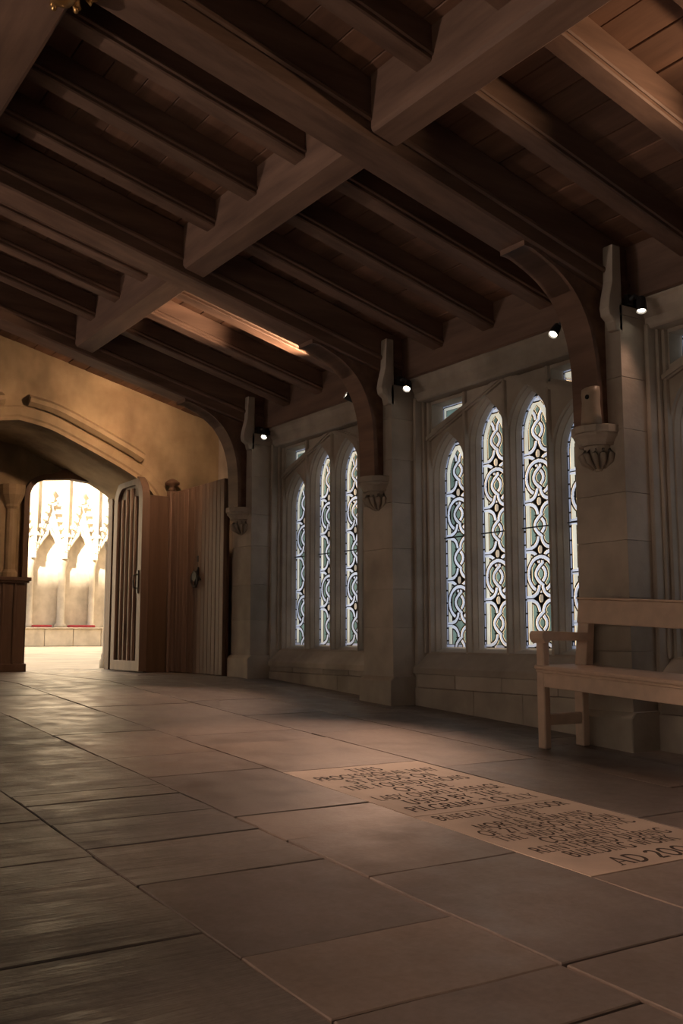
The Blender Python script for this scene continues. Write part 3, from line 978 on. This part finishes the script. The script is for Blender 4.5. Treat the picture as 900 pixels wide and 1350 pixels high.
# ---- open door leaf
LX, LY0, LY1, LZ0, LZ1 = 0.907, 2.420, 2.232, ZL + 0.004, 0.390
door = struct(empty('door_1', (LX, LY0, ZL)), 'open ribbed oak door leaf with rounded top folded back at the doorway')
def leaf_loop(d, n=7):
    y0, y1, zt = LY1 + d, LY0 - d, LZ1 - d
    r = 0.062 - d
    rt = [(y1 - r + r * math.cos(math.pi / 2 * k / n), zt - r + r * math.sin(math.pi / 2 * k / n)) for k in range(n + 1)]
    lf = [(y0 + y1 - p[0], p[1]) for p in rt[::-1]]
    return [(y1, LZ0 + d)] + rt + lf + [(y0, LZ0 + d)]
b = MB()
lo, li = leaf_loop(0), leaf_loop(0.024)
xa, xb = LX, LX + 0.019
b.strip([(xa, *p) for p in lo], [(xa, *p) for p in li], True)
b.strip([(xa, *p) for p in lo], [(xb, *p) for p in lo], True)
b.strip([(xa, *p) for p in li], [(xa + 0.008, *p) for p in li], True)
b.face([(xb, *p) for p in lo])
b.build('leaf_frame', M['screen_wood'], door, (LX, 2.4, ZL), bevel=0.004)
b = MB(); b.face([(xa + 0.0075, *p) for p in leaf_loop(0.023)])
b.build('leaf_panel', M['door_wood'], door, (LX, 2.4, 0.1))
ny = 5
for k in range(1, ny):
    y = LY1 + 0.024 + (LY0 - LY1 - 0.048) * k / ny
    b = MB(); b.prism([(xa + 0.0075, y - 0.0045), (xa + 0.001, y - 0.002), (xa + 0.001, y + 0.002), (xa + 0.0075, y + 0.0045)], 'z', LZ0 + 0.024, LZ1 - 0.03 - 0.022 * (abs(k - 2.5) > 1))
    b.build('rib', M['screen_wood'], door, (LX, y, 0.1))
b = MB()
b.box(xa - 0.003, xa, LY1 + 0.012, LY1 + 0.020, 0.10, 0.155)
b.tube([(xa - 0.003, LY1 + 0.016, 0.112), (xa - 0.012, LY1 + 0.016, 0.114), (xa - 0.013, LY1 + 0.016, 0.128), (xa - 0.012, LY1 + 0.016, 0.142), (xa - 0.003, LY1 + 0.016, 0.145)], 0.002, 6)
b.build('handle', M['iron'], door, (xa, LY1, 0.12))
for z in (0.0, 0.27):
    b = MB(); b.lathe([(0.004, 0), (0.004, 0.03)], (xa + 0.009, LY0 + 0.004, z), 8)
    b.build('hinge', M['iron'], door, (xa, LY0, z))

# ---- boarded screen with side door
SX = 0.985
scr = struct(empty('door_2', (SX, 2.1, ZL)), 'vertical boarded oak side door and screen between the end wall and the first pier')
y = 1.956
nb = 15; wbd = (2.238 - 1.956) / nb
for k in range(nb):
    b = MB(); t = random.uniform(-0.0004, 0.0004)
    b.box(SX + t, SX + 0.009, y + k * wbd + 0.0006, y + (k + 1) * wbd - 0.0006, ZL + 0.002, 0.346)
    b.build('board', M['screen_wood'], scr, (SX, y + k * wbd, ZL), bevel=0.006)
b = MB(); b.box(SX + 0.009, SX + 0.014, y, 2.245, ZL, 0.344)
b.build('backing', M['door_wood'], scr, (SX, 2.1, ZL))
b = MB(); b.box(SX - 0.004, SX + 0.016, 2.240, 2.262, ZL, 0.352)
post = b.build('post', M['screen_wood'], scr, (SX, 2.25, ZL), bevel=0.01)
b = MB(); b.lathe([(0.008, 0), (0.010, 0.004), (0.007, 0.007), (0.007, 0.012), (0.018, 0.017), (0.018, 0.022), (0.012, 0.027), (0.004, 0.031)], (SX + 0.006, 2.251, 0.352), 12)
b.build('finial', M['door_wood'], post, (SX, 2.25, 0.352), smooth=True)
b = MB(); b.box(0.9290, SX - 0.005, 2.244, 2.262, ZL, 0.338)  # dark panel standing in for the black shade right of the open leaf
b.build('shade_panel', M['door_wood'], scr, (0.97, 2.25, ZL), bevel=0.006)
hy = 2.085
b = MB()
b.lathe([(0.012, 0), (0.012, 0.003), (0.005, 0.005), (0.005, 0.010)], (SX - 0.010, hy, 0.135), 12, 'x')
b.tube([(SX - 0.008, hy + 0.016 * math.sin(t), 0.128 + 0.018 * math.cos(t)) for t in [2 * math.pi * k / 14 for k in range(15)]], 0.0028, 6)
for a in (0.4, 1.97, 3.54, 5.11):
    b.tube([(SX - 0.002, hy, 0.135), (SX - 0.003, hy + 0.022 * math.cos(a), 0.135 + 0.022 * math.sin(a))], [0.005, 0.002], 6)
b.build('ring_handle', M['iron'], scr, (SX, hy, 0.135))
b = MB(); b.box(SX - 0.0015, SX, hy - 0.003, hy + 0.003, 0.168, 0.182)
b.build('keyhole_plate', M['iron'], scr, (SX, hy, 0.17))

# ================================================================= CHAPEL BEYOND THE DOORWAY
YC = 8.22
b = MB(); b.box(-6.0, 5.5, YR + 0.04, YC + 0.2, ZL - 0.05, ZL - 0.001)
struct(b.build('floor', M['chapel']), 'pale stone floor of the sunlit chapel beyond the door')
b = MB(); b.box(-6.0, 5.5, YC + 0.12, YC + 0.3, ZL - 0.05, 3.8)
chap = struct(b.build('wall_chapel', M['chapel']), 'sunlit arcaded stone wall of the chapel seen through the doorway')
NS = [1.885 + 0.262 * k for k in range(6)]     # wall shafts
q = 1.182
for k, x in enumerate(NS):
    b = MB()
    big = (k % 2 == 0)
    r = 0.034 if k in (1, 3) else 0.026
    b.lathe([(r * 1.5, 0), (r * 1.5, 0.02), (r, 0.035), (r, 0.50), (r * 1.35, 0.53), (r * 1.6, 0.56), (r * 1.6, 0.58)], (x, YC + 0.09, 0.0685), 10)
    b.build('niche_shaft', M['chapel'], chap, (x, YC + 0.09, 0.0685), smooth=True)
for k in range(5):
    xa, xb = NS[k], NS[k + 1]; xc = (xa + xb) / 2; hw = 0.131
    ap = []
    for t in range(13):
        u = -1 + 2 * t / 12
        ap.append((xc + u * hw, 0.648 + 0.20 * (1 - abs(u) ** 1.7) + 0.05 * max(0, 1 - abs(u) * 5)))
    # arch panel above, with the pointed opening cut out
    b = MB()
    b.plate([(xa, 0.648)] + ap[1:-1] + [(xb, 0.648), (xb, 2.4), (xa, 2.4)], [], lambda p: (p[0], YC + 0.05, p[1]))
    b.strip([(p[0], YC + 0.05, p[1]) for p in ap], [(p[0], YC + 0.13, p[1]) for p in ap])
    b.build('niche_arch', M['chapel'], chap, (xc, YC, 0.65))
    b = MB()
    b.tube([(p[0], YC + 0.035, p[1]) for p in ap], 0.013, 6)
    gb = [(xa + 0.01, 0.66), (xc, 1.12), (xb - 0.01, 0.66)]
    b.tube([(p[0], YC + 0.025, p[1]) for p in gb], 0.014, 6)
    for s_ in (-1, 1):                         # crockets up the gable
        for j in range(7):
            t = (j + 0.5) / 7
            x = xc + s_ * (hw - 0.01) * (1 - t); z = 0.66 + 0.46 * t
            b.tube([(x + s_ * 0.005, YC + 0.02, z), (x + s_ * 0.03, YC + 0.005, z + 0.012), (x + s_ * 0.034, YC, z + 0.03)], [0.012, 0.014, 0.006], 5)
    b.lathe([(0.02, 0), (0.03, 0.03), (0.012, 0.06), (0.03, 0.09), (0.004, 0.13)], (xc, YC + 0.02, 1.11), 8)
    b.build('gable', M['chapel'], chap, (xc, YC, 0.9))
    b = MB()
    b.lathe([(0.028, 0), (0.028, 0.75), (0.036, 0.77), (0.036, 0.80), (0.004, 1.1)], (xa, YC + 0.03, 0.64), 6)
    b.build('pinnacle', M['chapel'], chap, (xa, YC, 0.64))
for k in range(8):                             # stone wall bench, block by block
    x0 = 1.55 + 0.24 * k
    b = MB(); b.box(x0 + 0.002, x0 + 0.238, YC - 0.02, YC + 0.13, ZL, 0.055)
    b.build('bench_block', M['chapel'], chap, (x0, YC, ZL), bevel=0.02)
b = MB(); b.box(1.5, 3.5, YC - 0.035, YC + 0.13, 0.055, 0.0685)
b.build('bench_slab', M['chapel'], chap, (2.5, YC, 0.06), bevel=0.02)
for nm, x0, x1, lab in (('seat_cushion', 2.418, 2.568, 'short red cushion on the chapel wall seat left of the pale central shaft'),
                        ('seat_cushion', 2.715, 2.935, 'long red cushion on the chapel wall seat right of the pale central shaft')):
    b = MB(); n = max(6, int((x1 - x0) / 0.02))
    prof = lambda x: 0.0
    b.box(x0, x1, YC - 0.03, YC + 0.05, 0.0687, 0.088)
    o = b.build(nm, M['cushion'], None, ((x0 + x1) / 2, YC, 0.0687), bevel=0.03)
    tag(o, lab, 'cushion', 'red cushions on the chapel seat')
# side wall and outer face of the chapel
b = MB(); b.box(5.4, 5.5, YR + 0.1, YC + 0.3, ZL, 3.8)
struct(b.build('wall_chapel_side', M['chapel']))

# ================================================================= BENCH
BX, BY = 0.903, 0.921
bench = tag(empty('wooden_bench', (BX, BY, fz(BY))), 'brown painted wooden bench with rolled arm standing against the stone pier', 'bench')
def bz(y): return fz(y)                        # the bench follows the ramp
def bbox(b, x0, x1, y0, y1, h0, h1):
    """box whose heights are measured from the sloping floor"""
    b.hexa([(x0, y0, bz(y0) + h0), (x1, y0, bz(y0) + h0), (x1, y1, bz(y1) + h0), (x0, y1, bz(y1) + h0),
            (x0, y0, bz(y0) + h1), (x1, y0, bz(y0) + h1), (x1, y1, bz(y1) + h1), (x0, y1, bz(y1) + h1)])
def bpart(name, boxes, bev=0.006, parent=None, org=None):
    b = MB()
    for q in boxes: bbox(b, *q)
    return b.build(name, M['bench'], parent or bench, org or (boxes[0][0], boxes[0][2], bz(boxes[0][2])), bevel=bev)
LEN = 0.47
ends = [BY, BY - 0.2255, BY - 0.451]
for i, ye in enumerate(ends):
    top = 0.134 if i != 1 else 0.096
    bpart('leg', [(BX, BX + 0.0110, ye - 0.0130, ye, 0.0015, top)])
    bpart('leg', [(BX + 0.066, BX + 0.078, ye - 0.0145, ye, 0.0015, 0.098)])
    bpart('stretcher', [(BX + 0.010, BX + 0.068, ye - 0.0125, ye - 0.004, 0.030, 0.044)])
bpart('seat', [(BX - 0.004, BX + 0.086, BY - LEN, BY + 0.001, 0.0985, 0.1040)], 0.008)
bpart('seat_moulding', [(BX - 0.002, BX + 0.004, BY - LEN, BY, 0.0950, 0.0988)], 0.006)
bpart('apron', [(BX + 0.0005, BX + 0.006, BY - LEN, BY - 0.0005, 0.0775, 0.0952)], 0.003)
bpart('apron', [(BX + 0.072, BX + 0.078, BY - LEN, BY - 0.0005, 0.0775, 0.0985)], 0.003)
# back posts lean slightly
for ye in (ends[0], ends[2]):
    b = MB()
    y0, y1 = ye - 0.019, ye
    h0, h1 = 0.100, 0.188
    b.hexa([(BX + 0.068, y0, bz(y0) + h0), (BX + 0.082, y0, bz(y0) + h0), (BX + 0.082, y1, bz(y1) + h0), (BX + 0.068, y1, bz(y1) + h0),
            (BX + 0.080, y0, bz(y0) + h1), (BX + 0.091, y0, bz(y0) + h1), (BX + 0.091, y1, bz(y1) + h1), (BX + 0.080, y1, bz(y1) + h1)])
    b.build('back_post', M['bench'], bench, (BX + 0.07, ye, bz(ye) + 0.1), bevel=0.004)
b = MB()
y0, y1 = BY - LEN, BY
b.hexa([(BX + 0.0735, y0, bz(y0) + 0.157), (BX + 0.083, y0, bz(y0) + 0.157), (BX + 0.083, y1, bz(y1) + 0.157), (BX + 0.0735, y1, bz(y1) + 0.157),
        (BX + 0.078, y0, bz(y0) + 0.188), (BX + 0.0875, y0, bz(y0) + 0.188), (BX + 0.0875, y1, bz(y1) + 0.188), (BX + 0.078, y1, bz(y1) + 0.188)])
b.build('back_rail', M['bench'], bench, (BX + 0.078, BY, bz(BY) + 0.17), bevel=0.006)
bpart('top_capping', [(BX + 0.075, BX + 0.0895, BY - LEN, BY + 0.001, 0.188, 0.1905)], 0.004)
for ye in (ends[0], ends[2]):
    b = MB()
    z = bz(ye) + 0.134
    prof = [(BX + 0.078, z), (BX + 0.006, z), (BX + 0.002, z - 0.003), (BX - 0.004, z - 0.002), (BX - 0.008, z + 0.003), (BX - 0.0078, z + 0.0085), (BX - 0.005, z + 0.012), (BX + 0.0, z + 0.0122), (BX + 0.078, z + 0.010)]
    b.prism(prof, 'y', ye - 0.0205, ye + 0.003)
    b.build('arm_rest', M['bench'], bench, (BX, ye, z), bevel=0.006)

# ================================================================= LAMPS ON THE PIERS
def spot(name, loc, target, watts, angle, blend=0.6, color=WARM, size=0.03):
    d = bpy.data.lights.new(name, 'SPOT')
    d.energy = watts; d.color = color; d.spot_size = math.radians(angle); d.spot_blend = blend; d.shadow_soft_size = size
    o = bpy.data.objects.new(name, d)
    col.objects.link(o)
    return o

def lamp(pos, target, watts, angle, label, mount, blend=0.7, color=WARM):
    """small black can spotlight on a wall arm; mount = plan point where the arm meets the pier"""
    root = tag(empty('spotlight', mount), label, 'lamp', 'small black spotlights on the piers')
    p, t = Vector(pos), Vector(target)
    d = (t - p).normalized()
    rot = d.to_track_quat('Z', 'Y').to_matrix()
    def loc(b):
        b.v = [tuple(p + rot @ Vector(v)) for v in b.v]; return b
    b = MB(); b.lathe([(0.0035, -0.016), (0.0056, -0.014), (0.0066, -0.005), (0.0069, 0.006), (0.0064, 0.0062), (0.0060, 0.003), (0.002, 0.0025)], (0, 0, 0), 16)
    loc(b).build('lamp_head', M['iron'], root, pos, smooth=False)
    b = MB(); b.lathe([(0.0055, 0.0034), (0.0048, 0.0044), (0.001, 0.0048)], (0, 0, 0), 16)
    loc(b).build('lens', M['lens'], root, pos)
    b = MB(); bk = p - d * 0.012
    b.tube([tuple(bk), tuple((bk + Vector(mount)) / 2 + Vector((0, 0, 0.006))), mount], 0.0028, 8)
    mdir = Vector(mount) - bk
    b.box(mount[0] - 0.005, mount[0] + 0.005, mount[1] - 0.003, mount[1] + 0.003, mount[2] - 0.007, mount[2] + 0.007)
    b.build('arm', M['iron'], root, mount)
    if watts:
        s_ = spot('spot_beam', None, None, watts, angle, blend, color)
        s_.parent = root
        s_.location = W(tuple(p + d * 0.009)) - ROOT[root.name]
        s_.rotation_euler = d.to_track_quat('-Z', 'Y').to_euler()
    return root

NAMES_P = ['first pier beside the boarded side door', 'middle pier between the two full windows', 'pier behind the bench']
PW = dict(near=[180, 410, 16], end=100, rafter=230, brace=26, roof=[190, 200, 220, 330, 420], floor=[0, 0, 480, 420])
# near side of each pier, grazing the pier and the floor below
for k, c in enumerate(PIERS[:3]):
    yq = c - PH
    lamp((1.018, yq - 0.021, 0.4245), ((0.66, c - 0.345, fz(c)) if k < 2 else (0.90, yq - 0.12, fz(c))), PW['near'][k], 46 if k < 2 else 80,
         'small lit spotlight on the bench side of the ' + NAMES_P[k], (1.018, yq, 0.44), 1.0, color=FLOORC)
# far side of each pier
lamp((0.84, PIERS[0] + 0.046, 0.525), (0.76, YG, 0.40), PW['end'], 160, 'small spotlight behind the last principal rafter, aimed at the ochre end wall', (0.84, PIERS[0] + 0.0265, 0.545), 1.0, color=(1.0, 0.60, 0.34))
lamp((0.985, PIERS[1] + PH + 0.026, 0.430), (0.78, PIERS[1] + 0.122, 0.535), PW['rafter'], 62, 'small spotlight on the door side of the middle pier, aimed up at a rafter', (1.012, PIERS[1] + PH, 0.44))
lamp((1.000, PIERS[2] + PH + 0.032, 0.424), (0.90, PIERS[2] + PH + 0.012, 0.30), PW['brace'], 60, 'small lit spotlight on the door side of the pier behind the bench', (1.012, PIERS[2] + PH, 0.44))
lamp((0.985, PIERS[3] + PH + 0.026, 0.430), (0.62, PIERS[3] + 0.17, 0.56), 120, 80, 'added unseen fill spotlight on the pier beyond the bench end, aimed up at the rafters', (1.012, PIERS[3] + PH, 0.44))  # unseen lamp added to brighten the nearest rafters
# opposite wall: unseen fill lamps added to light the roof and the floor
LEFTN = ['first', 'second', 'third', 'fourth', 'fifth']
for k, c in enumerate(PIERS[:5]):
    yq = c + PH
    lamp((XL + 0.02, yq + 0.025, 0.404), (0.45, c - 0.08, 0.69), PW['roof'][k], 42,
         'added unseen roof fill spotlight on the %s left wall pier from the end wall' % LEFTN[k], (XL - 0.002, yq, 0.42), 0.8, color=ROOFC)
for k, (tx, ty, ang) in enumerate(((0.74, 1.66, 19), (0.62, 1.02, 27), (0.62, 0.56, 28), (0.62, 0.34, 36))):
    c = PIERS[k]; yq = c - PH
    if not PW['floor'][k]: continue
    lamp((XL + 0.02, yq - 0.025, 0.404), (tx, ty, fz(ty)), PW['floor'][k], ang,
         'added unseen floor fill spotlight on the %s left wall pier from the end wall' % LEFTN[k], (XL - 0.002, yq, 0.42), 1.0, color=FLOORC)

# ================================================================= SMALL THINGS
c = PIERS[2]
b = MB()
root = tag(empty('loudspeaker', (0.970, c - 0.016, 0.2725)), 'small cream loudspeaker with a slanted top standing on the stone corbel', 'loudspeaker')
seg = 16; rings = []
for r, h, tilt in ((0.0135, 0.0, 0), (0.0125, 0.012, 0), (0.0115, 0.028, 0), (0.0122, 0.040, 0.10), (0.0115, 0.0475, 0.25), (0.007, 0.0495, 0.25), (0.001, 0.0500, 0.25)):
    rings.append([(0.970 + r * math.cos(2 * math.pi * k / seg), c - 0.016 + r * math.sin(2 * math.pi * k / seg), 0.2725 + h + tilt * r * math.cos(2 * math.pi * k / seg)) for k in range(seg)])
for r0, r1 in zip(rings[:-1], rings[1:]): b.strip(r0, r1, True)
b.face(rings[0][::-1])
b.face(rings[-1])
b.build('casing', M['cream_plastic'], root, (0.970, c - 0.016, 0.2725), smooth=True)
b = MB(); b.lathe([(0.003, 0), (0.003, 0.0015)], (0.9578, c - 0.020, 0.306), 12, 'x')
b.build('port', M['hole'], root, (0.9578, c - 0.020, 0.306))

boss = tag(empty('roof_boss', (0.262, 0.905, 0.640)), 'carved gilded leaf boss under the ridge beam where the principal rafters meet', 'roof boss')
b = MB(); b.lathe([(0.002, -0.028), (0.010, -0.025), (0.0155, -0.017), (0.016, -0.009), (0.012, -0.002), (0.008, 0.0)], (0.272, 0.905, 0.640), 14)
b.build('boss_core', M['gilt'], boss, (0.272, 0.905, 0.64), smooth=True)
for k in range(8):
    a = 2 * math.pi * k / 8; u, v = math.cos(a), math.sin(a)
    b = MB(); b.tube([(0.272 + u * r, 0.905 + v * r, 0.640 + z) for r, z in ((0.012, -0.003), (0.020, -0.008), (0.028, -0.006), (0.032, -0.011), (0.028, -0.016), (0.024, -0.013))], [0.004, 0.005, 0.004, 0.0035, 0.003, 0.002], 6)
    b.build('boss_leaf', M['gilt'], boss, (0.272, 0.905, 0.64), smooth=True)
